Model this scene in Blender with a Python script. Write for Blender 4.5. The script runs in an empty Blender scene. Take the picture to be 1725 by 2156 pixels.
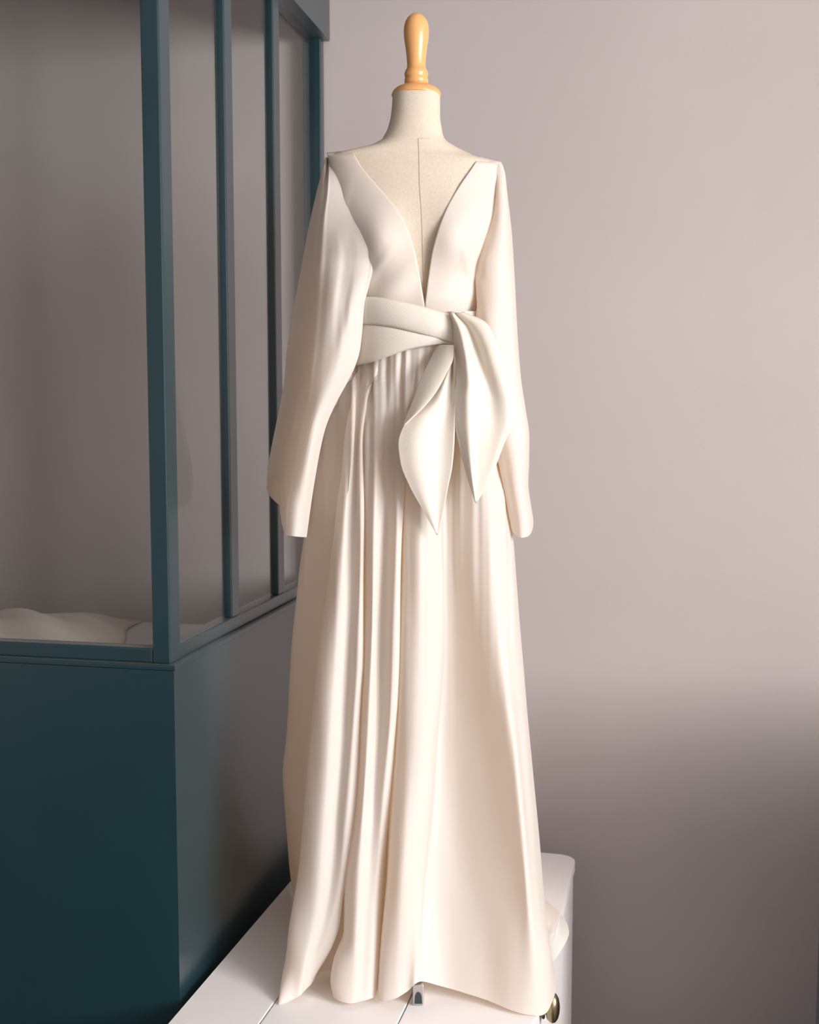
import bpy, bmesh, math, random
from mathutils import Vector, Matrix
import numpy as np

random.seed(7)
scene = bpy.context.scene
col = scene.collection

# ------------------------------------------------------------------ camera
FPX, IW, IH, EYE, PITCH = 2400.0, 1725.0, 2156.0, 1.75, math.radians(5.1)
cam_d = bpy.data.cameras.new('camera')
cam_d.sensor_fit = 'HORIZONTAL'
cam_d.sensor_width = 36.0
cam_d.lens = FPX / IW * 36.0
cam_d.clip_start = 0.05
cam_d.dof.use_dof = True
cam_d.dof.focus_distance = 2.3
cam_d.dof.aperture_fstop = 5.6
cam = bpy.data.objects.new('camera', cam_d)
col.objects.link(cam)
cam.location = (0, 0, EYE)
cam.rotation_euler = (math.pi / 2 - PITCH, 0, 0)
scene.camera = cam

# ------------------------------------------------------------------ world, light, exposure
world = bpy.data.worlds.new('world')
scene.world = world
world.use_nodes = True
world.node_tree.nodes['Background'].inputs[0].default_value = (0.80, 0.88, 1.0, 1)
world.node_tree.nodes['Background'].inputs[1].default_value = 0.6

def area_light(name, loc, target, sx, sy, power, color):
    d = bpy.data.lights.new(name, 'AREA')
    d.shape = 'RECTANGLE'; d.size = sx; d.size_y = sy
    d.energy = power; d.color = color
    o = bpy.data.objects.new(name, d)
    col.objects.link(o)
    o.location = loc
    o.rotation_euler = (Vector(target) - Vector(loc)).to_track_quat('-Z', 'Y').to_euler()
    return o

# daylight entering by the big window of the right-hand wall
area_light('window_right_offscreen', (3.14, -0.75, 2.20), (1.0, -0.75, 2.20), 2.6, 1.5, 350, (1.0, 0.955, 0.94))
vs = scene.view_settings
vs.view_transform = 'Standard'; vs.look = 'None'
vs.exposure = 0.12; vs.gamma = 1.0; vs.use_curve_mapping = False

# ------------------------------------------------------------------ helpers
cp, sp = math.cos(PITCH), math.sin(PITCH)
def ray(px, py):
    dx = (px - IW / 2) / FPX; dy = -(py - IH / 2) / FPX
    return Vector((dx, cp + dy * sp, -sp + dy * cp))
def P(px, py, Y):
    """world point on the sight line of a photo pixel at distance Y into the room"""
    d = ray(px, py)
    return Vector((0, 0, EYE)) + d * (Y / d.y)
def onz(px, py, z):
    d = ray(px, py)
    return Vector((0, 0, EYE)) + d * ((z - EYE) / d.z)

def pchip(keys, x):
    """monotone cubic through (x, y) keys"""
    xs = [k[0] for k in keys]; ys = [k[1] for k in keys]
    n = len(xs)
    if x <= xs[0]: return ys[0]
    if x >= xs[-1]: return ys[-1]
    h = [xs[i+1]-xs[i] for i in range(n-1)]
    d = [(ys[i+1]-ys[i])/h[i] for i in range(n-1)]
    m = [0.0]*n
    m[0] = d[0]; m[-1] = d[-1]
    for i in range(1, n-1):
        if d[i-1]*d[i] <= 0: m[i] = 0
        else:
            w1 = 2*h[i]+h[i-1]; w2 = h[i]+2*h[i-1]
            m[i] = (w1+w2)/(w1/d[i-1]+w2/d[i])
    i = 0
    while i < n-2 and x > xs[i+1]: i += 1
    t = (x-xs[i])/h[i]
    return ((1+2*t)*(1-t)**2*ys[i] + t*(1-t)**2*h[i]*m[i]
            + t*t*(3-2*t)*ys[i+1] + t*t*(t-1)*h[i]*m[i+1])

def polycurve(pts, n):
    """n points along a smooth curve through 2D/3D points, even in index"""
    out = []
    k = len(pts)
    dim = len(pts[0])
    keys = [[(i, p[c]) for i, p in enumerate(pts)] for c in range(dim)]
    for i in range(n):
        t = i*(k-1)/(n-1)
        out.append(tuple(pchip(keys[c], t) for c in range(dim)))
    return out

def catmull(points, sub, closed=True):
    """centripetal Catmull-Rom through 3D points"""
    n = len(points); out = []
    rng = range(n) if closed else range(n-1)
    for i in rng:
        if closed:
            p = [points[(i+j-1) % n] for j in range(4)]
        else:
            p = [points[max(0, min(n-1, i+j-1))] for j in range(4)]
        t = [0.0]
        for j in range(3):
            t.append(t[-1] + max((p[j+1]-p[j]).length, 1e-5)**0.5)
        for s in range(sub):
            u = t[1] + (t[2]-t[1])*s/sub
            A1 = p[0]*((t[1]-u)/(t[1]-t[0])) + p[1]*((u-t[0])/(t[1]-t[0]))
            A2 = p[1]*((t[2]-u)/(t[2]-t[1])) + p[2]*((u-t[1])/(t[2]-t[1]))
            A3 = p[2]*((t[3]-u)/(t[3]-t[2])) + p[3]*((u-t[2])/(t[3]-t[2]))
            B1 = A1*((t[2]-u)/(t[2]-t[0])) + A2*((u-t[0])/(t[2]-t[0]))
            B2 = A2*((t[3]-u)/(t[3]-t[1])) + A3*((u-t[1])/(t[3]-t[1]))
            out.append(B1*((t[2]-u)/(t[2]-t[1])) + B2*((u-t[1])/(t[2]-t[1])))
    if not closed: out.append(points[-1].copy())
    return out

def link(name, me, mat, parent=None):
    o = bpy.data.objects.new(name, me)
    col.objects.link(o)
    if mat: me.materials.append(mat)
    if parent: o.parent = parent
    return o

def tag(o, label=None, cat=None, group=None, kind=None):
    if label: o['label'] = label
    if cat: o['category'] = cat
    if group: o['group'] = group
    if kind: o['kind'] = kind
    return o

def empty(name, loc=(0, 0, 0), rz=0.0):
    o = bpy.data.objects.new(name, None)
    col.objects.link(o)
    o.location = loc; o.rotation_euler = (0, 0, rz)
    o.empty_display_size = 0.1
    return o

def grid(name, rows, mat, parent=None, closed=False, cap_top=False, cap_bot=False, thick=0.0, smooth=True, origin=None):
    nr, nc = len(rows), len(rows[0])
    off = Vector(origin) if origin is not None else Vector((0, 0, 0))
    verts = [tuple(Vector(v)-off) for r in rows for v in r]
    faces = []
    for i in range(nr-1):
        for j in range(nc if closed else nc-1):
            k = (j+1) % nc
            faces.append((i*nc+j, i*nc+k, (i+1)*nc+k, (i+1)*nc+j))
    if cap_top: faces.append(tuple(range(nc-1, -1, -1)))
    if cap_bot: faces.append(tuple((nr-1)*nc+j for j in range(nc)))
    me = bpy.data.meshes.new(name)
    me.from_pydata(verts, [], faces)
    bm = bmesh.new(); bm.from_mesh(me)
    bmesh.ops.recalc_face_normals(bm, faces=bm.faces)
    bm.to_mesh(me); bm.free()
    if smooth:
        me.polygons.foreach_set('use_smooth', [True]*len(me.polygons))
    o = link(name, me, mat, parent)
    if thick:
        m = o.modifiers.new('cloth_thickness', 'SOLIDIFY'); m.thickness = thick; m.offset = 0
    return o

def box_mesh(name, x0, x1, y0, y1, z0, z1, bevel=0.0, seg=2):
    bm = bmesh.new()
    bmesh.ops.create_cube(bm, size=1.0)
    for v in bm.verts:
        v.co = Vector(((x0+x1)/2+v.co.x*(x1-x0), (y0+y1)/2+v.co.y*(y1-y0), (z0+z1)/2+v.co.z*(z1-z0)))
    if bevel > 0:
        bmesh.ops.bevel(bm, geom=list(bm.edges), offset=bevel, segments=seg, profile=0.5, affect='EDGES')
    me = bpy.data.meshes.new(name); bm.to_mesh(me); bm.free()
    return me

def box(name, x0, x1, y0, y1, z0, z1, mat, parent=None, bevel=0.0, seg=2):
    return link(name, box_mesh(name, x0, x1, y0, y1, z0, z1, bevel, seg), mat, parent)

def prism(name, outline, z0, z1, mat, parent=None, bevel=0.0):
    bm = bmesh.new()
    lo = [bm.verts.new((x, y, z0)) for x, y in outline]
    hi = [bm.verts.new((x, y, z1)) for x, y in outline]
    n = len(outline)
    bm.faces.new(lo[::-1]); top = bm.faces.new(hi)
    for i in range(n):
        bm.faces.new((lo[i], lo[(i+1) % n], hi[(i+1) % n], hi[i]))
    if bevel:
        bmesh.ops.bevel(bm, geom=list(top.edges), offset=bevel, segments=3, profile=0.5, affect='EDGES')
    bmesh.ops.recalc_face_normals(bm, faces=bm.faces)
    me = bpy.data.meshes.new(name); bm.to_mesh(me); bm.free()
    return link(name, me, mat, parent)

def lathe(name, profile, mat, parent=None, center=(0, 0), seg=48, squash=1.0):
    """profile: (radius, z) from top to bottom, around a vertical axis"""
    rows = []
    for r, z in profile:
        rows.append([Vector((center[0]+r*math.cos(a), center[1]+r*squash*math.sin(a), z))
                     for a in [2*math.pi*i/seg for i in range(seg)]])
    return grid(name, rows, mat, parent, closed=True, cap_top=True, cap_bot=True)

def rod(name, a, b, r, mat, parent=None, seg=16):
    a, b = Vector(a), Vector(b)
    d = (b-a).normalized()
    q = d.to_track_quat('Z', 'Y')
    rows = [[p + q @ Vector((r*math.cos(t), r*math.sin(t), 0)) for t in [2*math.pi*i/seg for i in range(seg)]] for p in (a, b)]
    return grid(name, rows, mat, parent, closed=True, cap_top=True, cap_bot=True)

# ------------------------------------------------------------------ materials
def mat_base(name, color, rough=0.6, spec=0.5, metal=0.0):
    m = bpy.data.materials.new(name)
    m.use_nodes = True
    b = m.node_tree.nodes['Principled BSDF']
    b.inputs['Base Color'].default_value = (*color, 1)
    b.inputs['Roughness'].default_value = rough
    b.inputs['Specular IOR Level'].default_value = spec
    b.inputs['Metallic'].default_value = metal
    return m, m.node_tree, b

def add_noise_color(nt, b, c0, c1, scale, detail=4.0, coord='Object', stretch=None):
    tc = nt.nodes.new('ShaderNodeTexCoord')
    n = nt.nodes.new('ShaderNodeTexNoise')
    n.inputs['Scale'].default_value = scale; n.inputs['Detail'].default_value = detail
    if stretch:
        mp = nt.nodes.new('ShaderNodeMapping'); mp.inputs['Scale'].default_value = stretch
        nt.links.new(tc.outputs[coord], mp.inputs['Vector']); nt.links.new(mp.outputs[0], n.inputs['Vector'])
    else:
        nt.links.new(tc.outputs[coord], n.inputs['Vector'])
    r = nt.nodes.new('ShaderNodeValToRGB')
    r.color_ramp.elements[0].color = (*c0, 1); r.color_ramp.elements[0].position = 0.3
    r.color_ramp.elements[1].color = (*c1, 1); r.color_ramp.elements[1].position = 0.7
    nt.links.new(n.outputs['Fac'], r.inputs['Fac'])
    nt.links.new(r.outputs[0], b.inputs['Base Color'])
    return n, r

def add_bump(nt, b, scale, strength, dist=0.001, detail=3.0, stretch=None):
    tc = nt.nodes.new('ShaderNodeTexCoord')
    n = nt.nodes.new('ShaderNodeTexNoise')
    n.inputs['Scale'].default_value = scale; n.inputs['Detail'].default_value = detail
    src = tc.outputs['Object']
    if stretch:
        mp = nt.nodes.new('ShaderNodeMapping'); mp.inputs['Scale'].default_value = stretch
        nt.links.new(src, mp.inputs['Vector']); src = mp.outputs[0]
    nt.links.new(src, n.inputs['Vector'])
    bp = nt.nodes.new('ShaderNodeBump')
    bp.inputs['Strength'].default_value = strength; bp.inputs['Distance'].default_value = dist
    nt.links.new(n.outputs['Fac'], bp.inputs['Height'])
    nt.links.new(bp.outputs[0], b.inputs['Normal'])
    return bp

def cloth(name, c0, c1, trans_col, trans, rough=0.55, bump=0.25, rib=None):
    m, nt, b = mat_base(name, c0, rough, 0.25)
    add_noise_color(nt, b, c0, c1, 5.0)
    b.inputs['Sheen Weight'].default_value = 0.15
    bp = add_bump(nt, b, 700, bump, 0.0006)
    if rib:
        tc = nt.nodes.new('ShaderNodeTexCoord')
        mp = nt.nodes.new('ShaderNodeMapping'); mp.inputs['Rotation'].default_value = rib
        w = nt.nodes.new('ShaderNodeTexWave'); w.inputs['Scale'].default_value = 95; w.inputs['Distortion'].default_value = 1.2
        w.inputs['Detail'].default_value = 1.0
        nt.links.new(tc.outputs['Object'], mp.inputs['Vector']); nt.links.new(mp.outputs[0], w.inputs['Vector'])
        b2 = nt.nodes.new('ShaderNodeBump'); b2.inputs['Strength'].default_value = 0.10; b2.inputs['Distance'].default_value = 0.001
        nt.links.new(w.outputs['Fac'], b2.inputs['Height']); nt.links.new(bp.outputs[0], b2.inputs['Normal'])
        nt.links.new(b2.outputs[0], b.inputs['Normal'])
    tr = nt.nodes.new('ShaderNodeBsdfTranslucent'); tr.inputs[0].default_value = (*trans_col, 1)
    mx = nt.nodes.new('ShaderNodeMixShader'); mx.inputs[0].default_value = trans
    out = nt.nodes['Material Output']
    nt.links.new(b.outputs[0], mx.inputs[1]); nt.links.new(tr.outputs[0], mx.inputs[2])
    nt.links.new(mx.outputs[0], out.inputs['Surface'])
    return m

M = {}
M['wall'], nt, b = mat_base('wall_plaster', (0.56, 0.50, 0.49), 0.85, 0.2)
add_noise_color(nt, b, (0.525, 0.475, 0.462), (0.565, 0.515, 0.505), 1.3, 5)
add_bump(nt, b, 140, 0.12, 0.002, 5)
M['ceiling'], nt, b = mat_base('ceiling_paint', (0.66, 0.64, 0.63), 0.9, 0.2)
add_bump(nt, b, 90, 0.1, 0.002)
M['floor'], nt, b = mat_base('floor_dark_concrete', (0.10, 0.105, 0.11), 0.55, 0.4)
add_noise_color(nt, b, (0.028, 0.034, 0.038), (0.045, 0.05, 0.055), 3.0)
M['teal'], nt, b = mat_base('dark_teal_lacquer', (0.013, 0.037, 0.044), 0.36, 0.5)
b.inputs['Coat Weight'].default_value = 0.8; b.inputs['Coat IOR'].default_value = 1.55; b.inputs['Coat Roughness'].default_value = 0.30
b.inputs['Sheen Weight'].default_value = 0.1; b.inputs['Sheen Roughness'].default_value = 0.35; b.inputs['Sheen Tint'].default_value = (1.0, 0.90, 0.93, 1)
add_noise_color(nt, b, (0.003, 0.030, 0.040), (0.005, 0.036, 0.047), 4.0)
add_bump(nt, b, 60, 0.05, 0.001)
M['chest'], nt, b = mat_base('white_chest_paint', (0.86, 0.83, 0.82), 0.5, 0.4)
add_noise_color(nt, b, (0.87, 0.84, 0.835), (0.90, 0.875, 0.87), 6.0, 5, stretch=(1, 0.15, 1))
add_bump(nt, b, 60, 0.08, 0.001, 4, stretch=(1, 0.08, 1))
M['wood'], nt, b = mat_base('honey_varnished_wood', (0.80, 0.40, 0.13), 0.28, 0.5)
add_noise_color(nt, b, (0.74, 0.37, 0.13), (0.86, 0.47, 0.18), 14.0, 4, stretch=(1, 1, 0.12))
b.inputs['Coat Weight'].default_value = 0.5; b.inputs['Coat Roughness'].default_value = 0.15
M['linen'], nt, b = mat_base('cream_linen_form', (0.66, 0.58, 0.47), 0.85, 0.15)
add_noise_color(nt, b, (0.62, 0.545, 0.44), (0.68, 0.605, 0.50), 220.0, 3)
add_bump(nt, b, 900, 0.3, 0.0005)
M['thread'], nt, b = mat_base('form_seam_thread', (0.54, 0.47, 0.375), 0.8, 0.2)
M['brass'], nt, b = mat_base('aged_brass', (0.36, 0.29, 0.17), 0.32, 0.5, 1.0)
add_noise_color(nt, b, (0.30, 0.24, 0.14), (0.42, 0.34, 0.2), 40)
M['steel'], nt, b = mat_base('brushed_steel', (0.55, 0.53, 0.53), 0.35, 0.5, 1.0)
add_bump(nt, b, 300, 0.1, 0.0003)
M['rubber'], nt, b = mat_base('dark_rubber', (0.03, 0.04, 0.045), 0.5, 0.4)
M['satin'] = cloth('ivory_crepe', (0.87, 0.85, 0.805), (0.89, 0.875, 0.835), (0.97, 0.77, 0.57), 0.36)
M['sash'] = cloth('ivory_ribbed_silk', (0.83, 0.79, 0.715), (0.86, 0.825, 0.76), (0.95, 0.78, 0.46), 0.22, 0.45, 0.15, rib=(0.0, 0.5, 0.2))
M['cream_cloth'] = cloth('cream_cotton', (0.57, 0.50, 0.435), (0.62, 0.545, 0.48), (0.8, 0.7, 0.55), 0.1, 0.8)
M['grey_cloth'] = cloth('grey_felt', (0.42, 0.39, 0.38), (0.48, 0.45, 0.44), (0.5, 0.45, 0.42), 0.05, 0.9)
M['table'], nt, b = mat_base('pale_table_laminate', (0.62, 0.58, 0.56), 0.5, 0.4)
add_noise_color(nt, b, (0.60, 0.56, 0.54), (0.65, 0.61, 0.59), 8)
# thin clear glass: mostly see-through with a mirror film
mg = bpy.data.materials.new('clear_pane_glass'); mg.use_nodes = True
nt = mg.node_tree; nt.nodes.remove(nt.nodes['Principled BSDF'])
tp = nt.nodes.new('ShaderNodeBsdfTransparent'); tp.inputs[0].default_value = (0.95, 0.96, 0.955, 1)
gl = nt.nodes.new('ShaderNodeBsdfGlossy'); gl.inputs['Roughness'].default_value = 0.04
lw = nt.nodes.new('ShaderNodeLayerWeight'); lw.inputs['Blend'].default_value = 0.5
pw = nt.nodes.new('ShaderNodeMath'); pw.operation = 'POWER'; pw.inputs[1].default_value = 5.0
fr = nt.nodes.new('ShaderNodeMath'); fr.operation = 'MULTIPLY_ADD'; fr.inputs[1].default_value = 0.55; fr.inputs[2].default_value = 0.02
nt.links.new(lw.outputs['Facing'], pw.inputs[0]); nt.links.new(pw.outputs[0], fr.inputs[0])
mx = nt.nodes.new('ShaderNodeMixShader')
nt.links.new(fr.outputs[0], mx.inputs[0]); nt.links.new(tp.outputs[0], mx.inputs[1]); nt.links.new(gl.outputs[0], mx.inputs[2])
nt.links.new(mx.outputs[0], nt.nodes['Material Output'].inputs['Surface'])
M['glass'] = mg

# ------------------------------------------------------------------ the glazed partition frame
PA = math.radians(12.0)                       # the partition runs back at this angle
d1 = Vector((math.sin(PA), math.cos(PA), 0))   # along its long side, into the room
n1 = Vector((math.cos(PA), -math.sin(PA), 0))  # out of its long side, to the right
corner = P(366, 1412, 2.15)                    # top corner of the base
SILL = corner.z
def side_t(px, py, off=0.0):
    """distance along the side face at which a pixel's sight line meets it"""
    d = ray(px, py); o = Vector((0, 0, EYE))
    k = ((Vector((corner.x, corner.y, 0)) - o).dot(n1)+off) / d.dot(n1)
    h = o + d*k
    return (h - Vector((corner.x, corner.y, 0))).dot(d1), h.z
T_END, _ = side_t(684, 200, -0.004)
Z_HEAD = side_t(690, 82, 0.012)[1]
CEIL = Z_HEAD + 0.36

# wall shell
wall_o = Vector((corner.x, corner.y, 0)) + d1*T_END      # foot of the end post: on the back wall
WT = 0.12
wb = empty('wall_back', (wall_o.x, wall_o.y, 0), -PA)
tag(wb, 'pale pinkish plaster wall behind the dress and the glazed partition', 'wall', kind='structure')
box('plaster', -4.2, 3.4, 0.0, WT, 0, CEIL, M['wall'], wb)
fl = box('floor', -4.5, 3.12, -2.52, 6.0, -0.1, 0.0, M['floor'])
tag(fl, 'dark smooth floor under the white chest', 'floor', kind='structure')
ce = box('ceiling', -4.5, 3.12, -2.52, 6.0, CEIL, CEIL+0.1, M['ceiling'])
tag(ce, 'pale painted ceiling over the room', 'ceiling', kind='structure')
# right wall with its window opening
wr = empty('wall_right', (3.0, 0, 0))
tag(wr, 'pale plaster wall with the big daylight window', 'wall', kind='structure')
for (y0, y1, z0, z1) in ((-2.52, -2.05, 0, CEIL), (0.55, 6.0, 0, CEIL), (-2.05, 0.55, 0, 1.45), (-2.05, 0.55, 2.95, CEIL)):
    box('wall_section', 0, 0.12, y0, y1, z0, z1, M['wall'], wr)
w1 = empty('window_1', (3.0, 0, 0))
tag(w1, 'teal framed daylight window of the right wall', 'window', kind='structure')
for (y0, y1, z0, z1) in ((-2.05, -2.0, 1.45, 2.95), (0.5, 0.55, 1.45, 2.95), (-2.0, 0.5, 1.45, 1.50), (-2.0, 0.5, 2.90, 2.95), (-0.77, -0.73, 1.50, 2.90)):
    box('window_frame', 0.03, 0.09, y0, y1, z0, z1, M['teal'], w1)
wf = empty('wall_rear', (0, -2.4, 0))
tag(wf, 'pale plaster wall behind the viewer', 'wall', kind='structure')
for (x0, x1, z0, z1) in ((-4.38, 3.0, 0, CEIL),):
    box('wall_section', x0, x1, -0.12, 0, z0, z1, M['wall'], wf)
wl = box('wall_far_left', -4.5, -4.38, -2.4, 6.0, 0, CEIL, M['wall'])
tag(wl, 'pale plaster wall beyond the glazed room', 'wall', kind='structure')
# low wall added out of view to shade the foot of the back wall
dv = box('wall_shade_added', 0.85, 2.99, 2.20, 2.28, 0, 1.16, M['teal'])
tag(dv, 'added low dark teal wall out of view, shading the foot of the back wall', 'wall', kind='structure')

# partition: local x = out of the side (right), local y = along the side into the room
pt = empty('wall_left', (corner.x, corner.y, 0), -PA)
tag(pt, 'dark teal glazed partition with slim mullions on a solid base', 'partition', kind='structure')
BT = 0.10
FX = 2.4                                       # how far the front run goes to the left
def ell(name, x_out, y_out, wx, wy, z0, z1, bevel, mat='teal'):
    pts = [(-FX, y_out), (x_out, y_out), (x_out, T_END-0.004), (x_out-wx, T_END-0.004), (x_out-wx, y_out+wy), (-FX, y_out+wy)]
    return prism(name, pts, z0, z1, M[mat], pt, bevel)
ell('base_panel', 0, 0, BT, BT, 0, SILL, 0.003)
ell('ledge', 0.004, -0.004, BT+0.008, BT+0.008, SILL+0.001, SILL+0.010, 0.003)
RZ0, RZ1 = SILL+0.011, SILL+0.040
PW = 0.036
box('bottom_rail', -PW-0.010, -0.010, 0.02, T_END-0.04, RZ0, RZ1, M['teal'], pt, 0.003)
box('bottom_rail', -FX, -PW-0.0095, 0.006, 0.040, RZ0, RZ1, M['teal'], pt, 0.003)
# corner post
def post(y0, y1, x0, x1, z0=RZ1, nm='post'):
    return box(nm, x0, x1, y0, y1, z0, Z_HEAD, M['teal'], pt, 0.003)
# depth of the posts along the run from the photo
c_out = side_t(381, 1370, -0.008)[0]
post(0.004, c_out, -PW-0.009, -0.008, RZ0, 'corner_post')
m2a, m2b = side_t(489, 1300, -0.011)[0], side_t(505, 1300, -0.011)[0]
m3a, m3b = side_t(587, 1262, -0.011)[0], side_t(600, 1262, -0.011)[0]
e0 = side_t(648, 400)[0]
for a, bb in ((m2a, m2b), (m3a, m3b)):
    post(a, bb, -0.034, -0.011, RZ1+0.0005, 'mullion')
post(T_END-0.04, T_END-0.006, -0.055, -0.004, RZ0, 'post')
# front run: one more mullion beyond the frame
post(0.006, 0.04, -1.25, -1.21, RZ1+0.0005, 'mullion')
# header beam, a little proud of the posts
ell('header', 0.012, -0.004, 0.062, 0.062, Z_HEAD+0.001, CEIL-0.002, 0.003)
# glass panes
for a, bb in ((c_out, m2a), (m2b, m3a), (m3b, T_END-0.04)):
    box('glass_pane', -0.025, -0.021, a+0.001, bb-0.001, RZ1+0.001, Z_HEAD-0.001, M['glass'], pt)
box('glass_pane', -1.209, -PW-0.011, 0.026, 0.030, RZ1+0.001, Z_HEAD-0.001, M['glass'], pt)
box('glass_pane', -FX+0.01, -1.251, 0.026, 0.030, RZ1+0.001, Z_HEAD-0.001, M['glass'], pt)

# cutting table with cloth behind the front pane
TZ = SILL - 0.07
tb = empty('cutting_table', (corner.x-0.86, corner.y+0.70, 0), -PA)
tag(tb, 'pale work table behind the glass partition under a cloth heap', 'table')
box('tabletop', -0.75, 0.75, -0.30, 0.30, TZ-0.03, TZ, M['table'], tb, 0.004)
for sx in (-1, 1):
    for sy in (-1, 1):
        box('leg', sx*0.70-0.025, sx*0.70+0.025, sy*0.25-0.025, sy*0.25+0.025, 0, TZ-0.031, M['table'], tb, 0.003)
def heap(name, cx, cy, w, d, h, mat, seed, label):
    rnd = random.Random(seed)
    waves = [(rnd.uniform(4, 14), rnd.uniform(4, 14), rnd.uniform(0, 6.28), rnd.uniform(0.3, 1)) for _ in range(7)]
    rows = []
    for i in range(41):
        r = []
        for j in range(57):
            u = -1+2*j/56; v = -1+2*i/40
            e = max(0, 1-abs(u)**2.2)*max(0, 1-abs(v)**2.4)
            z = sum(a*math.sin(k1*u+k2*v+p) for k1, k2, p, a in waves)/7
            z = e**0.6*h*(0.72+0.5*z)
            r.append(Vector((cx+u*w*(1+0.06*math.sin(3*v+seed)), cy+v*d*(1+0.08*math.sin(4*u)), TZ+0.003+max(0, z))))
        rows.append(r)
    o = grid(name, rows, mat, None, thick=0.003, origin=(cx, cy, TZ))
    o.location = (cx, cy, TZ)
    return tag(o, label, 'cloth')
heap('cloth_heap', corner.x-0.56, corner.y+0.66, 0.30, 0.22, 0.065, M['cream_cloth'], 3, 'rumpled cream cloth heaped on the table behind the glass')

# ------------------------------------------------------------------ the white chest
CZ = 0.60
CA = math.radians(14.0)
co = onz(621, 1845, CZ)
CWD, CY0, CY1 = 0.664, -0.85, 0.30
ch = empty('low_chest', (co.x, co.y, 0), -CA)
tag(ch, 'low white painted wooden chest with plank top under the dress', 'chest')
def rr(x0, x1, y0, y1, radii, n=8):
    pts = []
    for (cx, cy, a0, r) in ((x1, y0, -90, radii[0]), (x1, y1, 0, radii[1]), (x0, y1, 90, radii[2]), (x0, y0, 180, radii[3])):
        sx = -1 if cx == x1 else 1; sy = -1 if cy == y1 else 1
        if r <= 0: pts.append((cx, cy)); continue
        for i in range(n+1):
            a = math.radians(a0+90*i/n)
            pts.append((cx+sx*r+r*math.cos(a), cy+sy*r+r*math.sin(a)))
    return pts
prism('body', rr(0.006, CWD-0.004, CY0+0.006, CY1-0.004, (0.034,)*4), 0.05, CZ-0.025, M['chest'], ch)
prism('plinth', rr(0.03, CWD-0.03, CY0+0.03, CY1-0.03, (0.03,)*4), 0.0, 0.0495, M['chest'], ch)
s1, s2, g = 0.166, 0.419, 0.0011
prism('top_plank', rr(0, s1-g, CY0, CY1, (0, 0, 0.038, 0.038)), CZ-0.0245, CZ, M['chest'], ch, 0.0022)
prism('top_plank', rr(s1+g, s2-g, CY0, CY1, (0,)*4), CZ-0.0245, CZ, M['chest'], ch, 0.0022)
prism('top_plank', rr(s2+g, CWD, CY0, CY1, (0.038, 0.038, 0, 0)), CZ-0.0245, CZ, M['chest'], ch, 0.0022)
# drawers on the long right side with oval brass knobs
Rinv = Matrix.Rotation(CA, 3, 'Z')
kp = onz(1143, 2128, 0.47)
for (z0, z1) in ((0.27, CZ-0.03), (0.06, 0.262)):
    box('drawer', CWD-0.0035, CWD+0.0005, CY0+0.05, -0.29, z0, z1, M['chest'], ch, 0.0015)

def knob(y, z, parent):
    """oval pull on a short stem, standing out from the drawer face along local x"""
    stem = [(0.0105, 0.0), (0.0095, 0.003), (0.006, 0.006), (0.0055, 0.010), (0.0075, 0.014), (0.010, 0.016)]
    rows = []
    q = Matrix.Rotation(math.radians(-35), 4, 'Y')
    for r, x in stem:
        rows.append([Vector((0, 0, z)) + q @ Vector((x, r*math.cos(a), r*1.4*math.sin(a))) for a in [2*math.pi*i/24 for i in range(24)]])
    o = grid('knob', [[v+Vector((CWD+0.0006, y, 0)) for v in r] for r in rows], M['brass'], parent, closed=True, cap_top=True, cap_bot=True)
    # head: a lens-shaped oval button
    prof = [(0.0005, 0.0), (0.009, 0.0008), (0.015, 0.003), (0.0185, 0.0075), (0.0192, 0.011), (0.0175, 0.0155), (0.0125, 0.019), (0.006, 0.0207), (0.0004, 0.0212)]
    rows = []
    for r, x in prof:
        rows.append([Vector((CWD+0.0006, y, z+0.013)) + Vector((x*1.35+0.0105, r*math.cos(a), r*1.6*math.sin(a))) for a in [2*math.pi*i/36 for i in range(36)]])
    h = grid('knob_head', rows, M['brass'], o, closed=True, cap_top=True, cap_bot=True)
    return o
loc = lambda p: ((p.x-co.x)*math.sin(CA)+(p.y-co.y)*math.cos(CA), (p.x-co.x)*math.cos(CA)-(p.y-co.y)*math.sin(CA))
KY, KZ = -0.42, CZ-0.04
drawers = [o for o in ch.children if o.name.startswith('drawer')]
knob(KY, KZ, drawers[0])
knob(KY, 0.16, drawers[1])

# ------------------------------------------------------------------ the dress form
YC = 2.40
SEC = [  # photo row, centre column, half width (px), half depth (m)
    (200, 877, 50, 0.049), (230, 876, 51, 0.050), (246, 875, 52, 0.051), (272, 873.5, 57, 0.055), (293, 871, 65, 0.058), (299, 871, 69.5, 0.059),
    (304, 869, 78, 0.060), (310, 868, 89, 0.061), (315, 863, 103, 0.062), (319, 859, 114, 0.063), (323, 853, 130, 0.0635), (328, 846, 149, 0.064), (334, 850, 157, 0.066),
    (346, 868, 175, 0.070), (370, 874, 177, 0.077), (400, 877, 176, 0.084), (450, 878, 176, 0.098), (500, 878, 162, 0.106),
    (560, 878, 140, 0.102), (640, 880, 120, 0.093), (700, 880, 114, 0.088), (780, 880, 111, 0.084), (900, 880, 116, 0.086), (1000, 880, 116, 0.086)]
K_CX = [(s[0], s[1]) for s in SEC]; K_HW = [(s[0], s[2]) for s in SEC]; K_B = [(s[0], s[3]) for s in SEC]
EXP = 2.25
def bust(px, py):
    return 0.024*(math.exp(-((px-798)/48)**2-((py-505)/62)**2) + math.exp(-((px-962)/48)**2-((py-505)/62)**2))
def torso_front(px, py, grow=0.0):
    cx = pchip(K_CX, py); hw = pchip(K_HW, py)+grow*1000; bb = pchip(K_B, py)+grow
    u = min(0.995, abs(px-cx)/hw)
    return YC - bb*(1-u**EXP)**(1/EXP) - bust(px, py)

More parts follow.
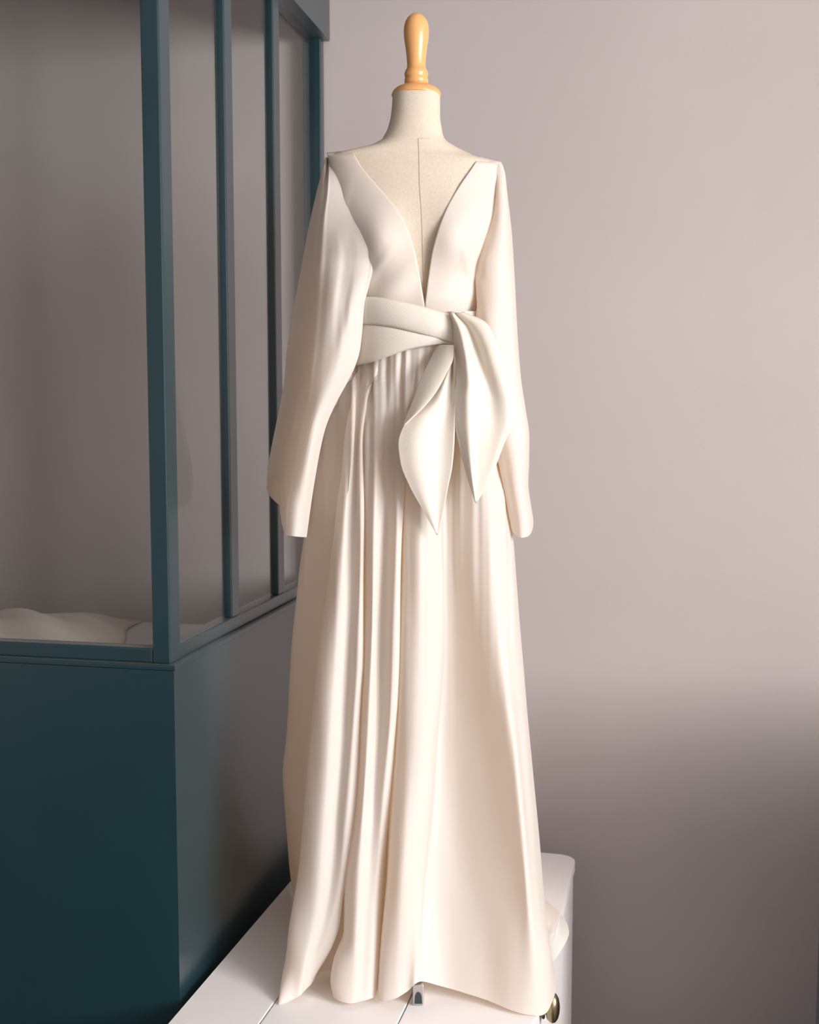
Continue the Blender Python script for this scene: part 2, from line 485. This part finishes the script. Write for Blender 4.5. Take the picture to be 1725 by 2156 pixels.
fm = empty('dress_form', (P(880, 1000, YC).x, YC, CZ))
tag(fm, 'cream linen dress form with honey wood neck finial wearing the gown', 'dress form')
FO = Vector(fm.location)
rows = []
NS = 96
pys = [200 + 4*i for i in range(30)] + [320+6*i for i in range(1, 114)]
for py in pys:
    cx = pchip(K_CX, py); hw = pchip(K_HW, py); bb = pchip(K_B, py)
    zr = P(cx, py, YC)
    r = []
    for i in range(NS):
        a = 2*math.pi*i/NS
        cu, su = math.cos(a), math.sin(a)
        e = 2/EXP
        ux = math.copysign(abs(cu)**e, cu); uy = math.copysign(abs(su)**e, su)
        px = cx+ux*hw
        X = P(px, py, YC).x
        Y = YC - uy*bb - (bust(px, py)*max(0, uy)**0.5 if uy > 0 else 0)
        r.append(Vector((X, Y, zr.z)))
    rows.append(r)
grid('torso', rows, M['linen'], fm, closed=True, cap_top=True, cap_bot=True, origin=FO)
# seams of the linen cover
def torso_pt(px, py, lift):
    return Vector((P(px, py, YC).x, torso_front(px, py)-lift, P(pchip(K_CX, py), py, YC).z))
def ribbon(name, pts, w, mat, parent, lift=0.0009):
    rows = []
    for px, py in pts:
        rows.append([torso_pt(px-w/2, py, lift)-FO, torso_pt(px+w/2, py, lift)-FO])
    return grid(name, rows, mat, parent)
ribbon('seam', polycurve([(881, 305), (882, 340), (883, 400), (887, 470), (889, 540), (891, 600), (894, 650)], 60), 1.2, M['thread'], fm)
rows = [[torso_pt(px, py+o, 0.0009)-FO for o in (-0.5, 0.5)] for px, py in [(881+i, 305) for i in range(0, 26, 2)]]
grid('seam', rows, M['thread'], fm)
# turned wooden cap and finial
ax = P(877, 150, YC)
def zy(py): return P(877, py, YC).z
def prof(lst): return [((P(877+r, py, YC)-P(877, py, YC)).x, zy(py)-FO.z) for r, py in lst]
ctr = (ax.x-FO.x, 0.0)
lathe('neck_cap', prof([(20, 179.5), (27, 180), (34, 182), (42, 186), (48, 191), (51.5, 196.5), (52.5, 201), (51.5, 204), (48, 205)]), M['wood'], fm, ctr, 64)
lathe('finial', prof([(0.5, 28), (7, 29), (13, 32), (19, 38), (23.5, 46), (26, 56), (26.8, 66), (26.3, 78), (24.5, 92), (22.3, 106), (20.8, 120), (19.8, 132), (19.6, 140),
                      (20.5, 145), (23.5, 149.5), (25.2, 155), (25.2, 159), (23.6, 162.5), (24.2, 165), (25.3, 169), (25.0, 174), (23.5, 177.5), (22, 179.3)]), M['wood'], fm, ctr, 64)
# stand under the skirt: pole, hub and four square-tube feet
rod('pole', (0, 0, 0.05), (0, 0, P(880, 995, YC).z-FO.z), 0.016, M['steel'], fm)
lathe('hub', [(0.02, 0.10), (0.032, 0.09), (0.034, 0.05), (0.034, 0.012), (0.03, 0.010)], M['steel'], fm, (0, 0), 32)
tipp = onz(881, 2117, CZ+0.002)
for k, ang in enumerate((0, 90, 180, 270)):
    base = Vector((tipp.x-FO.x, tipp.y-FO.y, 0)) if k == 0 else None
    ln = Vector((tipp.x-FO.x, tipp.y-FO.y)).length if k == 0 else 0.20
    d0 = math.atan2(tipp.y-FO.y, tipp.x-FO.x) + math.radians(ang)
    bm = bmesh.new()
    w2, hh, L0, L1 = 0.0108, 0.043, 0.03, ln
    # open square tube with an arched mouth at its end
    ft = box('foot', L0, L1, -w2, w2, 0.002, hh, M['steel'], fm, 0.002)
    ft.rotation_euler = (0, 0, d0)
    arch = []
    for i in range(13):
        a = math.pi*i/12
        arch.append((0.0068*math.cos(a), 0.017+0.012*math.sin(a)))
    arch += [(-0.0075, 0.006), (0.0075, 0.006)]
    rows = [[Vector((x, y, z)) for y, z in arch] for x in (L1-0.004, L1+0.0012)]
    pl = grid('end_plug', rows, M['rubber'], ft, closed=True, cap_top=True, cap_bot=True, smooth=False)
    bm.free()

# ------------------------------------------------------------------ the gown
gw = empty('wedding_gown', (FO.x, FO.y, CZ))
tag(gw, 'long ivory gown with deep neckline, loose sleeves and tied sash', 'gown')
GO = Vector(gw.location)

# --- bodice: two front panels and a back panel over the form
def bod_y(px, py):
    blouse = 0.016*math.exp(-((py-628)/34)**2)
    wr = 0.0035*math.sin(px*0.06+py*0.045)*math.exp(-((py-590)/60)**2)
    return torso_front(px, py, 0.007) - blouse - wr - 0.002
neck_l = polycurve([(741, 317), (762, 352), (802, 400), (838, 444), (861, 488), (876, 538), (885, 586), (891, 622), (894.5, 645), (897, 690)], 70)
side_l = polycurve([(688, 322), (697, 350), (703, 400), (708, 460), (726, 520), (738, 570), (748, 610), (755, 635), (758, 660), (764, 690)], 70)
neck_r = polycurve([(1010, 328.5), (994, 354), (965, 396), (940, 440), (922, 486), (909, 536), (902, 584), (898, 618), (895.5, 645), (896, 690)], 70)
side_r = polycurve([(1056, 341), (1059, 365), (1055, 410), (1046, 460), (1030, 520), (1018, 570), (1008, 610), (1003, 640), (1000, 660), (997, 690)], 70)
def panel(name, A, B, extra=None):
    rows = []
    for i, (a, b2) in enumerate(zip(A, B)):
        r = []
        for j in range(33):
            u = j/32
            px = a[0]+(b2[0]-a[0])*u; py = a[1]+(b2[1]-a[1])*u
            Y = bod_y(px, py)
            if i < 6: Y -= 0.008*(1-i/6)
            if i == 0: Y = YC-0.012          # laps over the shoulder ridge
            if extra: Y = min(Y+extra(px, py, u), torso_front(px, py)-0.010) if i >= 1 else Y
            r.append(P(px, py, Y))
        rows.append(r)
    return grid(name, rows, M['satin'], gw, thick=0.0016, origin=GO)
def fold_l(px, py, u):
    s = 0.0
    s -= 0.002*math.exp(-(((px-720)+0.25*(py-450))/16)**2)*math.exp(-((py-440)/90)**2)
    s += 0.004*math.exp(-(((px-752)-0.15*(py-470))/20)**2)*math.exp(-((py-480)/55)**2)
    s -= 0.006*math.exp(-(((px-800)+0.8*(py-560))/14)**2)*math.exp(-((py-560)/40)**2)
    return s
def fold_r(px, py, u):
    s = 0.0
    s -= 0.008*math.exp(-(((px-995)-0.2*(py-590))/12)**2)*math.exp(-((py-580)/60)**2)
    s += 0.004*math.sin((px+py*0.6)*0.05)*math.exp(-((py-600)/60)**2)
    return s
panel('bodice_front', neck_l, side_l, fold_l)
panel('bodice_front', neck_r, side_r, fold_r)
rows = []
for i in range(50):
    py = 332+(690-332)*i/49
    cx = pchip(K_CX, py); hw = pchip(K_HW, py)+4; bb = pchip(K_B, py)+0.008
    z = P(cx, py, YC).z
    r = []
    for j in range(41):
        a = math.pi*j/40
        c = math.cos(a); s = math.sin(a)
        ux = math.copysign(abs(c)**(2/EXP), c); uy = s**(2/EXP)
        r.append(Vector((P(cx+ux*hw, py, YC).x, YC-0.004+uy*bb, z)))
    rows.append(r)
grid('bodice_back', rows, M['satin'], gw, thick=0.0016, origin=GO)

# --- sleeves: closed rings through key columns
def sleeve(name, rows_fn, n_rows, sub=8):
    rows = []
    for i in range(n_rows):
        v = i/(n_rows-1)
        rows.append(catmull(rows_fn(v), sub))
    return grid(name, rows, M['satin'], gw, closed=True, origin=GO)

SLo = [(324, 687), (345, 682.5), (400, 668), (450, 656.5), (500, 646), (560, 635), (640, 620), (700, 610), (760, 602), (800, 599), (850, 590), (900, 580), (950, 570), (1000, 562.5), (1030, 562), (1060, 566)]
SLr = [(324, 690), (345, 693), (400, 690), (460, 682), (560, 674), (700, 664), (782, 655), (836, 650), (907, 632), (1015, 613), (1072, 602), (1130, 601)]
SLi = [(324, 697), (345, 711), (400, 733), (450, 755), (500, 777), (535, 786), (560, 785), (600, 777), (640, 767), (700, 762), (740, 757), (770, 748), (800, 734), (850, 707), (900, 686), (950, 674), (1000, 665), (1050, 657), (1130, 646)]
def left_rows(v):
    def g(keys, hem, Y, top=326, dx=0.0, dxv=None):
        py = top+(hem-top)*v
        return P(pchip(keys, py)+dx, py, Y(py) if callable(Y) else Y), py
    Yr = lambda py: pchip([(326, 2.385), (400, 2.345), (600, 2.315), (800, 2.305), (1130, 2.295)], py)
    Yi = lambda py: pchip([(326, 2.375), (400, 2.352), (480, 2.325), (560, 2.292), (700, 2.298), (900, 2.305), (1130, 2.318)], py)
    Yi0 = Yi
    def Yi(py):
        t = min(1, max(0, (py-535)/45))
        return (bod_y(pchip(SLi, py), py)+0.007)*(1-t)+Yi0(py)*t
    Yo = lambda py: pchip([(326, 2.395), (400, 2.41), (600, 2.455), (1000, 2.47)], py)
    pts = []
    def mixp(f, hem, Yf, wob=0.0):
        py = 331+(hem-331)*v
        xr, xi = pchip(SLr, py), pchip(SLi, py)
        x = xr+(xi-xr)*f
        amp = min(1, max(0, (py-420)/200))
        return P(x, py, Yf(py)-wob*amp)
    def front(f, hem, dY):
        py = 331+(hem-331)*v
        xr, xi = pchip(SLr, py), pchip(SLi, py)
        amp = min(1, max(0.0, (py-470)/150))
        x = xr+(xi-xr)*f
        bul = 0.022*math.sin(math.pi*min(1, max(0, f)))*amp
        fo = 0.007*math.exp(-((x-(735-0.10*(py-500)))/15)**2)*math.exp(-((py-560)/130)**2)
        fo -= 0.006*math.exp(-((x-(700-0.12*(py-600)))/14)**2)*math.exp(-((py-560)/170)**2)
        fo -= 0.006*math.exp(-((x-(748-0.28*(py-620)))/13)**2)*math.exp(-((py-680)/110)**2)
        fo -= 0.006*math.exp(-((x-(655-0.16*(py-950)))/12)**2)*math.exp(-((py-960)/90)**2)
        return P(x, py, Yi(py)*f+Yr(py)*(1-f)-bul+fo*amp+dY)
    for f in (1.0, 0.93, 0.82, 0.70, 0.58, 0.46, 0.34, 0.22, 0.10, 0.0):
        pts.append(front(f, 1131-5*(1-f)**2, 0.0))
    # side band turning away to the left
    pyA = 331+(1080-331)*v
    pts.append(P(pchip(SLr, pyA)*0.78+pchip(SLo, pyA)*0.22-(4*v), pyA, Yr(pyA)+0.030))
    pyB = 331+(1010-331)*v
    pts.append(P(pchip(SLr, pyB)*0.5+pchip(SLo, pyB)*0.5, pyB, Yr(pyB)*0.55+Yo(pyB)*0.45))
    pyC = 331+(1006-331)*v
    pts.append(P(pchip(SLr, pyC)*0.16+pchip(SLo, pyC)*0.84, pyC, Yo(pyC)-0.02))
    pyD = 331+(1030-331)*v
    pts.append(P(pchip(SLo, pyD), pyD, Yo(pyD)+0.01))
    # back
    pyE = 331+(1056-331)*v
    pts.append(P(pchip(SLo, pyE)+10+4*v, pyE, Yo(pyE)+0.04))
    pyF = 331+(1084-331)*v
    pts.append(P(pchip(SLr, pyF)*0.6+pchip(SLi, pyF)*0.4, pyF, Yo(pyF)+0.035))
    pyG = 331+(1110-331)*v
    pts.append(P(pchip(SLi, pyG)-12, pyG, max(Yi(pyG)+0.03, min(Yo(pyG), Yi(pyG)+0.06))))
    return pts
sleeve('sleeve', left_rows, 120)

SRo = [(345, 1058), (365, 1064), (400, 1068), (500, 1079), (600, 1085), (700, 1090), (800, 1098), (860, 1107), (920, 1115), (970, 1114.5), (1020, 1113), (1060, 1118), (1100, 1123.5), (1131, 1121)]
SRi = [(345, 1046), (400, 1043), (450, 1036), (520, 1012), (560, 1000), (640, 1004), (760, 1010), (900, 1030), (960, 1046), (1060, 1066), (1131, 1080)]
def right_rows(v):
    Yf = lambda py: pchip([(345, 2.375), (400, 2.345), (560, 2.31), (800, 2.30), (1131, 2.30)], py)
    def q(f, hem, dY, dx=0.0):
        py = 346+(hem-346)*v
        xo, xi = pchip(SRo, py), pchip(SRi, py)
        k = min(1, max(0.12, (py-346)/160))
        Y = Yf(py)+dY*k
        if f < 0.2:
            t = min(1, max(0, (py-540)/50))
            Y = Y*t + (1-t)*min(Y+0.05, bod_y(xi+(xo-xi)*f, py)+(0.007 if f < 0.05 else -0.002))
        return P(xi+(xo-xi)*f+dx, py, Y)
    s = 0.003*math.sin(v*9)
    return [q(0.0, 1118, 0.02), q(0.08, 1122, 0.004), q(0.25, 1129, -0.006+s), q(0.45, 1132, -0.010), q(0.65, 1131, -0.006-s), q(0.82, 1128, 0.008),
            q(0.94, 1121, 0.033), q(1.0, 1106, 0.075), q(0.93, 1104, 0.11), q(0.6, 1108, 0.125), q(0.25, 1112, 0.115), q(0.21, 1116, 0.07)]
sleeve('sleeve', right_rows, 110)

# --- skirt: rings through keyed fold lines; each line: hem row, (row, column) keys, (row, distance) keys
W0 = 716
def fold(hem, xk, yk): return ('px', hem, xk, yk)
LINES = [
 # right silhouette, bright right ridge, broad shaded panel
 fold(2066, [(716, 1000), (760, 1003), (960, 1062), (1130, 1080), (1300, 1092), (1450, 1105), (1600, 1120), (1760, 1136), (1900, 1147), (1980, 1156), (2040, 1167), (2066, 1172)],
            [(716, 2.375), (1130, 2.35), (1600, 2.30), (2066, 2.19)]),
 fold(2108, [(716, 996), (1130, 1074), (1400, 1094), (1700, 1122), (1900, 1139), (2040, 1160), (2108, 1163)],
            [(716, 2.35), (1130, 2.305), (1600, 2.23), (1900, 2.17), (2108, 2.12)]),
 fold(2136, [(716, 990), (1130, 1062), (1400, 1082), (1700, 1108), (1900, 1126), (2050, 1143), (2136, 1146)],
            [(716, 2.335), (1130, 2.28), (1600, 2.20), (1900, 2.135), (2136, 2.085)]),
 fold(2137, [(716, 975), (1130, 1030), (1350, 1052), (1600, 1086), (1750, 1100), (1900, 1112), (2050, 1122), (2137, 1118)],
            [(716, 2.315), (1130, 2.255), (1500, 2.18), (1900, 2.115), (2137, 2.075)]),
 fold(2126, [(716, 962), (1130, 995), (1350, 1020), (1450, 1036), (1600, 1062), (1750, 1080), (1900, 1094), (2126, 1075)],
            [(716, 2.31), (1130, 2.262), (1500, 2.195), (1900, 2.128), (2126, 2.085)]),
 fold(2100, [(716, 950), (1130, 968), (1350, 985), (1600, 1010), (1750, 1020), (1900, 1022), (2100, 1008)],
            [(716, 2.312), (1130, 2.28), (1500, 2.235), (1900, 2.165), (2100, 2.115)]),
 fold(2078, [(716, 940), (1130, 952), (1350, 958), (1600, 955), (1750, 950), (1900, 945), (2078, 935)],
            [(716, 2.318), (1130, 2.295), (1500, 2.262), (1900, 2.19), (2078, 2.135)]),
 fold(2066, [(716, 930), (1130, 938), (1350, 938), (1600, 922), (1750, 912), (1900, 898), (2066, 888)],
            [(716, 2.318), (1130, 2.295), (1500, 2.262), (1900, 2.18), (2066, 2.125)]),
 # panel 3
 fold(2072, [(716, 926), (1000, 922), (1130, 930), (1260, 933), (1430, 928), (1600, 915), (1700, 905), (1900, 886), (2072, 874)],
            [(716, 2.308), (1130, 2.262), (1430, 2.222), (1900, 2.14), (2072, 2.11)]),
 fold(2088, [(716, 918), (1130, 912), (1430, 908), (1700, 888), (1900, 870), (2088, 858)],
            [(716, 2.306), (1130, 2.246), (1430, 2.198), (1900, 2.125), (2088, 2.112)]),
 fold(2103, [(716, 904), (1130, 884), (1400, 876), (1700, 856), (1900, 842), (2103, 832)],
            [(716, 2.304), (1130, 2.234), (1500, 2.178), (1900, 2.112), (2103, 2.105)]),
 fold(2107, [(716, 890), (1050, 858), (1300, 849), (1500, 842), (1700, 829), (1850, 818), (1950, 809), (2107, 800)],
            [(716, 2.304), (1130, 2.25), (1500, 2.195), (1900, 2.135), (2107, 2.115)]),
 # deep fold between panels 2 and 3
 fold(2085, [(716, 884), (1050, 846), (1300, 838), (1500, 830), (1700, 820), (1850, 812), (1950, 804), (2085, 794)],
            [(716, 2.308), (1130, 2.272), (1500, 2.235), (1900, 2.20), (2085, 2.165)]),
 # panel 2: pleat edge, soft valley, belly, left edge
 fold(2098, [(716, 880), (860, 862), (1050, 850), (1303, 842), (1465, 838), (1587, 830), (1750, 815), (1850, 805), (1950, 798), (2050, 793), (2098, 790)],
            [(716, 2.306), (1130, 2.248), (1500, 2.198), (1900, 2.160), (2098, 2.135)]),
 fold(2104, [(716, 872), (1050, 838), (1303, 829), (1500, 822), (1700, 806), (1850, 795), (1950, 787), (2104, 778)],
            [(716, 2.305), (1130, 2.243), (1500, 2.188), (1900, 2.142), (2104, 2.12)]),
 fold(2108, [(716, 862), (950, 822), (1130, 812), (1303, 806), (1500, 800), (1700, 786), (1850, 776), (1950, 769), (2108, 762)],
            [(716, 2.310), (1130, 2.274), (1500, 2.214), (1900, 2.138), (2108, 2.115)]),
 fold(2112, [(716, 846), (950, 796), (1130, 786), (1300, 784), (1500, 777), (1700, 765), (1850, 754), (2000, 746), (2112, 738)],
            [(716, 2.306), (1130, 2.25), (1500, 2.19), (1900, 2.125), (2112, 2.108)]),
 fold(2100, [(716, 826), (940, 772), (1130, 771), (1384, 768), (1500, 762), (1700, 749), (1890, 726), (1970, 726), (2030, 704), (2070, 698), (2100, 704)],
            [(716, 2.312), (1130, 2.27), (1500, 2.212), (1900, 2.155), (2100, 2.125)]),
 # deep fold between panels 1 and 2
 fold(2046, [(716, 818), (940, 762), (1130, 762), (1384, 760), (1500, 754), (1700, 744), (1890, 730), (1970, 724), (2046, 712)],
            [(716, 2.318), (1130, 2.292), (1500, 2.25), (1900, 2.235), (2046, 2.225)]),
 fold(2046, [(716, 812), (940, 758), (1130, 757), (1384, 755), (1500, 750), (1700, 738), (1890, 716), (1970, 702), (2046, 680)],
            [(716, 2.318), (1130, 2.29), (1500, 2.25), (1900, 2.235), (2046, 2.225)]),
 # panel 1
 fold(2074, [(716, 806), (790, 790), (850, 772), (940, 763), (1100, 767), (1384, 765), (1465, 760), (1628, 755), (1760, 743), (1830, 733), (1890, 722), (1950, 713), (2010, 690), (2055, 664), (2074, 655)],
            [(716, 2.312), (1130, 2.266), (1500, 2.21), (1900, 2.165), (2074, 2.16)]),
 fold(2080, [(716, 800), (850, 766), (961, 757), (1148, 758), (1384, 753), (1500, 746), (1700, 732), (1850, 718), (1950, 697), (2020, 670), (2080, 648)],
            [(716, 2.310), (1130, 2.262), (1500, 2.202), (1900, 2.155), (2080, 2.155)]),
 fold(2088, [(716, 792), (850, 758), (961, 748), (1148, 743), (1300, 738), (1500, 727), (1700, 712), (1850, 698), (1950, 680), (2020, 657), (2088, 640)],
            [(716, 2.320), (961, 2.302), (1130, 2.288), (1300, 2.255), (1500, 2.222), (1900, 2.158), (2088, 2.148)]),
 fold(2096, [(716, 782), (850, 746), (1000, 735), (1130, 724), (1300, 709), (1500, 695), (1700, 680), (1850, 668), (1950, 655), (2030, 642), (2096, 632)],
            [(716, 2.318), (961, 2.295), (1130, 2.275), (1500, 2.205), (1900, 2.148), (2096, 2.135)]),
 fold(2104, [(716, 774), (843, 735), (907, 728), (979, 722), (1051, 713), (1100, 707), (1222, 691), (1343, 675), (1485, 659), (1628, 647), (1760, 636), (1845, 627), (1900, 619), (1970, 612), (2010, 615), (2060, 620), (2104, 618)],
            [(716, 2.330), (1130, 2.305), (1500, 2.235), (1900, 2.175), (2104, 2.13)]),
 # hem flare at the left foot of panel 1
 fold(2117, [(716, 771), (979, 724), (1222, 694), (1485, 663), (1760, 640), (1845, 631), (1900, 622), (1950, 612), (2010, 602), (2060, 593), (2117, 586)],
            [(716, 2.34), (1130, 2.33), (1500, 2.27), (1900, 2.215), (2010, 2.185), (2117, 2.115)]),
 fold(2060, [(716, 769), (979, 728), (1222, 700), (1485, 668), (1760, 645), (1900, 630), (2060, 618)],
            [(716, 2.35), (1130, 2.365), (1500, 2.33), (1900, 2.27), (2060, 2.215)]),
 # shaded back-left panel and its silhouette
 fold(1960, [(716, 764), (979, 706), (1130, 676), (1300, 652), (1500, 634), (1700, 630), (1960, 640)],
            [(716, 2.37), (1130, 2.39), (1500, 2.395), (1700, 2.41), (1960, 2.43)]),
 fold(1850, [(716, 757), (768, 748), (800, 735), (880, 692), (1000, 664), (1100, 648), (1150, 637), (1280, 621), (1450, 608), (1560, 602), (1622, 597), (1660, 599), (1720, 603), (1790, 611), (1850, 622)],
            [(716, 2.40), (1130, 2.43), (1500, 2.48), (1700, 2.56), (1850, 2.70)]),
]
# back of the skirt, in metres: (v, x, distance, z)
zw = P(880, 716, YC).z
def back(keys): return ('w', keys)
LINES += [
 back([(0, -0.085, 2.45, zw), (0.35, -0.19, 2.53, 1.380), (0.7, -0.20, 2.66, 0.950), (0.9, -0.19, 2.76, 0.700), (1, -0.18, 2.82, CZ+0.004)]),
 back([(0, -0.05, 2.475, zw), (0.35, -0.11, 2.53, 1.380), (0.7, -0.13, 2.65, 0.950), (0.9, -0.13, 2.74, 0.700), (1, -0.12, 2.80, CZ+0.004)]),
 back([(0, -0.01, 2.485, zw), (0.35, -0.04, 2.58, 1.380), (0.7, -0.04, 2.72, 0.950), (0.9, -0.04, 2.82, 0.700), (1, -0.03, 2.90, CZ+0.004)]),
 back([(0, 0.03, 2.487, zw), (0.35, 0.02, 2.55, 1.380), (0.7, 0.03, 2.68, 0.950), (0.9, 0.04, 2.78, 0.700), (1, 0.05, 2.84, CZ+0.004)]),
 back([(0, 0.07, 2.475, zw), (0.35, 0.09, 2.57, 1.380), (0.7, 0.12, 2.66, 0.950), (0.9, 0.15, 2.72, 0.700), (1, 0.17, 2.76, CZ+0.004)]),
 back([(0, 0.10, 2.455, zw), (0.35, 0.13, 2.51, 1.380), (0.7, 0.17, 2.58, 0.950), (0.9, 0.22, 2.62, 0.700), (1, 0.27, 2.68, CZ+0.004)]),
 back([(0, 0.125, 2.43, zw), (0.35, 0.165, 2.46, 1.380), (0.7, 0.215, 2.50, 0.950), (0.88, 0.25, 2.50, 0.710), (0.96, 0.322, 2.50, 0.608), (1, 0.358, 2.46, 0.588)]),
 back([(0, 0.132, 2.41, zw), (0.35, 0.185, 2.42, 1.380), (0.7, 0.235, 2.41, 0.950), (0.9, 0.255, 2.38, 0.700), (0.96, 0.275, 2.37, 0.610), (1, 0.300, 2.37, 0.540)]),
]
def sash_y(px, py, grow):
    hw, bb, cx = 122+grow*1000, 0.104+grow, 880
    u = min(0.985, abs(px-cx)/hw)
    return YC - bb*(1-u**2.3)**(1/2.3)
def line_pt(L, v):
    if L[0] == 'px':
        _, hem, xk, yk = L
        py = W0+(hem-W0)*v
        px = pchip(xk, py)
        t = min(1, max(0, (py-735)/190)); t = t*t*(3-2*t)
        return P(px, py, pchip(yk, py)*t + (sash_y(px, py, 0.0)+0.002)*(1-t))
    k = L[1]
    return Vector((pchip([(a[0], a[1]) for a in k], v), pchip([(a[0], a[2]) for a in k], v), pchip([(a[0], a[3]) for a in k], v)))
rows = []
NR = 150
eN = Vector((math.cos(CA), -math.sin(CA), 0))
for i in range(NR):
    v = i/(NR-1)
    ring = catmull([line_pt(L, v) for L in LINES], 9)
    n = len(ring)
    out = []
    for j, p in enumerate(ring):
        # gathers below the waistband fading out downwards
        t = (ring[(j+1) % n]-ring[j-1]); nrm = Vector((t.y, -t.x, 0)).normalized()
        fade = min(1, v/0.05)*math.exp(-v*6.0)
        gth = 0.006*fade*(math.sin(p.x*230+1.3*math.sin(p.x*60))+0.5*math.sin(p.x*410+2))
        soft = 0.0015*math.sin(p.x*55+p.z*9)*math.sin(p.z*7+p.x*20)
        q = p + nrm*(gth+soft)
        if (q-co).dot(eN) < CWD-0.004: q.z = max(q.z, CZ+0.0025)
        out.append(q)
    rows.append(out)
grid('skirt', rows, M['satin'], gw, closed=True, origin=GO)

# --- sash: two overlapping wraps of the band and the tied tails
def band(name, top, bot, grow, puff):
    n = 60
    T = polycurve(top, n); B = polycurve(bot, n)
    cols = []
    for t, b2 in zip(T, B):
        c = []
        for k in range(11):
            w = k/10
            px = t[0]+(b2[0]-t[0])*w; py = t[1]+(b2[1]-t[1])*w
            c.append(P(px, py, sash_y(px, py, grow)-puff*math.sin(math.pi*w)**0.7))
        cols.append(c)
    # round the back of the waist
    zt = lambda w: P(880, 650+(745-650)*w, YC).z
    for j in range(1, 30):
        a = math.pi*j/30
        c = []
        for k in range(11):
            w = k/10
            x = P(880, 700, YC).x - 0.122*math.cos(a)
            y = YC + 0.098*math.sin(a)**0.9
            z0 = cols[n-1][k].z; bl = min(1, j/8)
            c.append(Vector((x, y, z0*(1-bl)+zt(w)*bl)))
        cols.append(c)
    for px in (1000, 990, 975, 960, 950):
        cols.append([P(px, 655+(735-655)*k/10, sash_y(px, 690, grow)+0.004) for k in range(11)])
    return grid(name, cols, M['sash'], gw, thick=0.0018, origin=GO)
band('sash_band', [(958, 690), (940, 692), (900, 697), (860, 692), (820, 684), (775, 677), (757, 676)],
     [(958, 728), (935, 724), (900, 728), (860, 736), (820, 750), (785, 762), (752, 769)], 0.017, 0.005)
band('sash_band', [(960, 664), (940, 659), (905, 649), (860, 637), (820, 629), (780, 625), (760, 625)],
     [(958, 724), (940, 719), (905, 709), (860, 697), (820, 688), (780, 683), (760, 682)], 0.021, 0.008)

def tail(name, left, right, ybase, profile, n=70, m=40):
    Lc = polycurve(left, n); Rc = polycurve(right, n)
    rows = []
    for i, (a, b2) in enumerate(zip(Lc, Rc)):
        v = i/(n-1)
        r = []
        for j in range(m+1):
            u = j/m
            px = a[0]+(b2[0]-a[0])*u; py = a[1]+(b2[1]-a[1])*u
            r.append(P(px, py, pchip(ybase, py)+profile(u, v)))
        rows.append(r)
    return grid(name, rows, M['sash'], gw, thick=0.0018, origin=GO)
gs = lambda u, c, s: math.exp(-((u-c)/s)**2)
# broad right tail
def prof_b(u, v):
    k = min(1, v*3+0.25)*(1-0.55*v)
    y = 0.030*gs(u, 0.0, 0.10)*(1-v) - 0.020*gs(u, 0.24, 0.12)*k
    y += 0.036*gs(u, 0.40+0.40*v, 0.12+0.06*v)*k*max(0.0, 1-1.1*v) - 0.010*gs(u, 0.80, 0.2)*k*(1-v)
    y += 0.012*max(0, u-0.88)/0.12*(1-v)
    return y
tail('sash_tail', [(945, 660), (952, 695), (957, 730), (961, 768), (961, 800), (955.5, 838), (957, 890), (966, 936), (982, 997), (1001, 1057)],
     [(976, 657), (1024, 680), (1044, 714), (1060, 765), (1073, 808), (1083, 852), (1081, 888), (1062, 934), (1032, 1010), (1003, 1060)],
     [(655, 2.272), (720, 2.250), (800, 2.232), (900, 2.225), (1060, 2.222)], prof_b)
# centre tail: bright leaf and the turned-over fold above it
def prof_a(u, v):
    return 0.022*gs(u, 0.80, 0.22)*(1-v)*min(1, v*5+0.3) - 0.010*gs(u, 0.30, 0.25)*math.sin(math.pi*v) + 0.012*(1-u)*(1-v)
tail('sash_tail', [(946, 735), (940, 776), (928, 803), (907, 839), (855, 886), (838, 933), (842, 972), (863, 1026), (892, 1076), (920, 1126)],
     [(957, 735), (956, 775), (957, 805), (958, 850), (958, 890), (957, 929), (953, 979), (944, 1025), (932, 1085), (922, 1127)],
     [(730, 2.262), (800, 2.242), (900, 2.225), (1127, 2.205)], prof_a)
def prof_c(u, v):
    return 0.034*(1-u)**1.3*(1-0.6*v) - 0.004*math.sin(math.pi*u)
tail('sash_fold', [(921, 726), (905, 760), (888, 795), (872, 838), (858, 873), (850, 895)],
     [(956, 727), (955, 752), (940, 787), (921, 822), (895, 855), (851, 896)],
     [(726, 2.258), (800, 2.228), (896, 2.208)], prof_c)
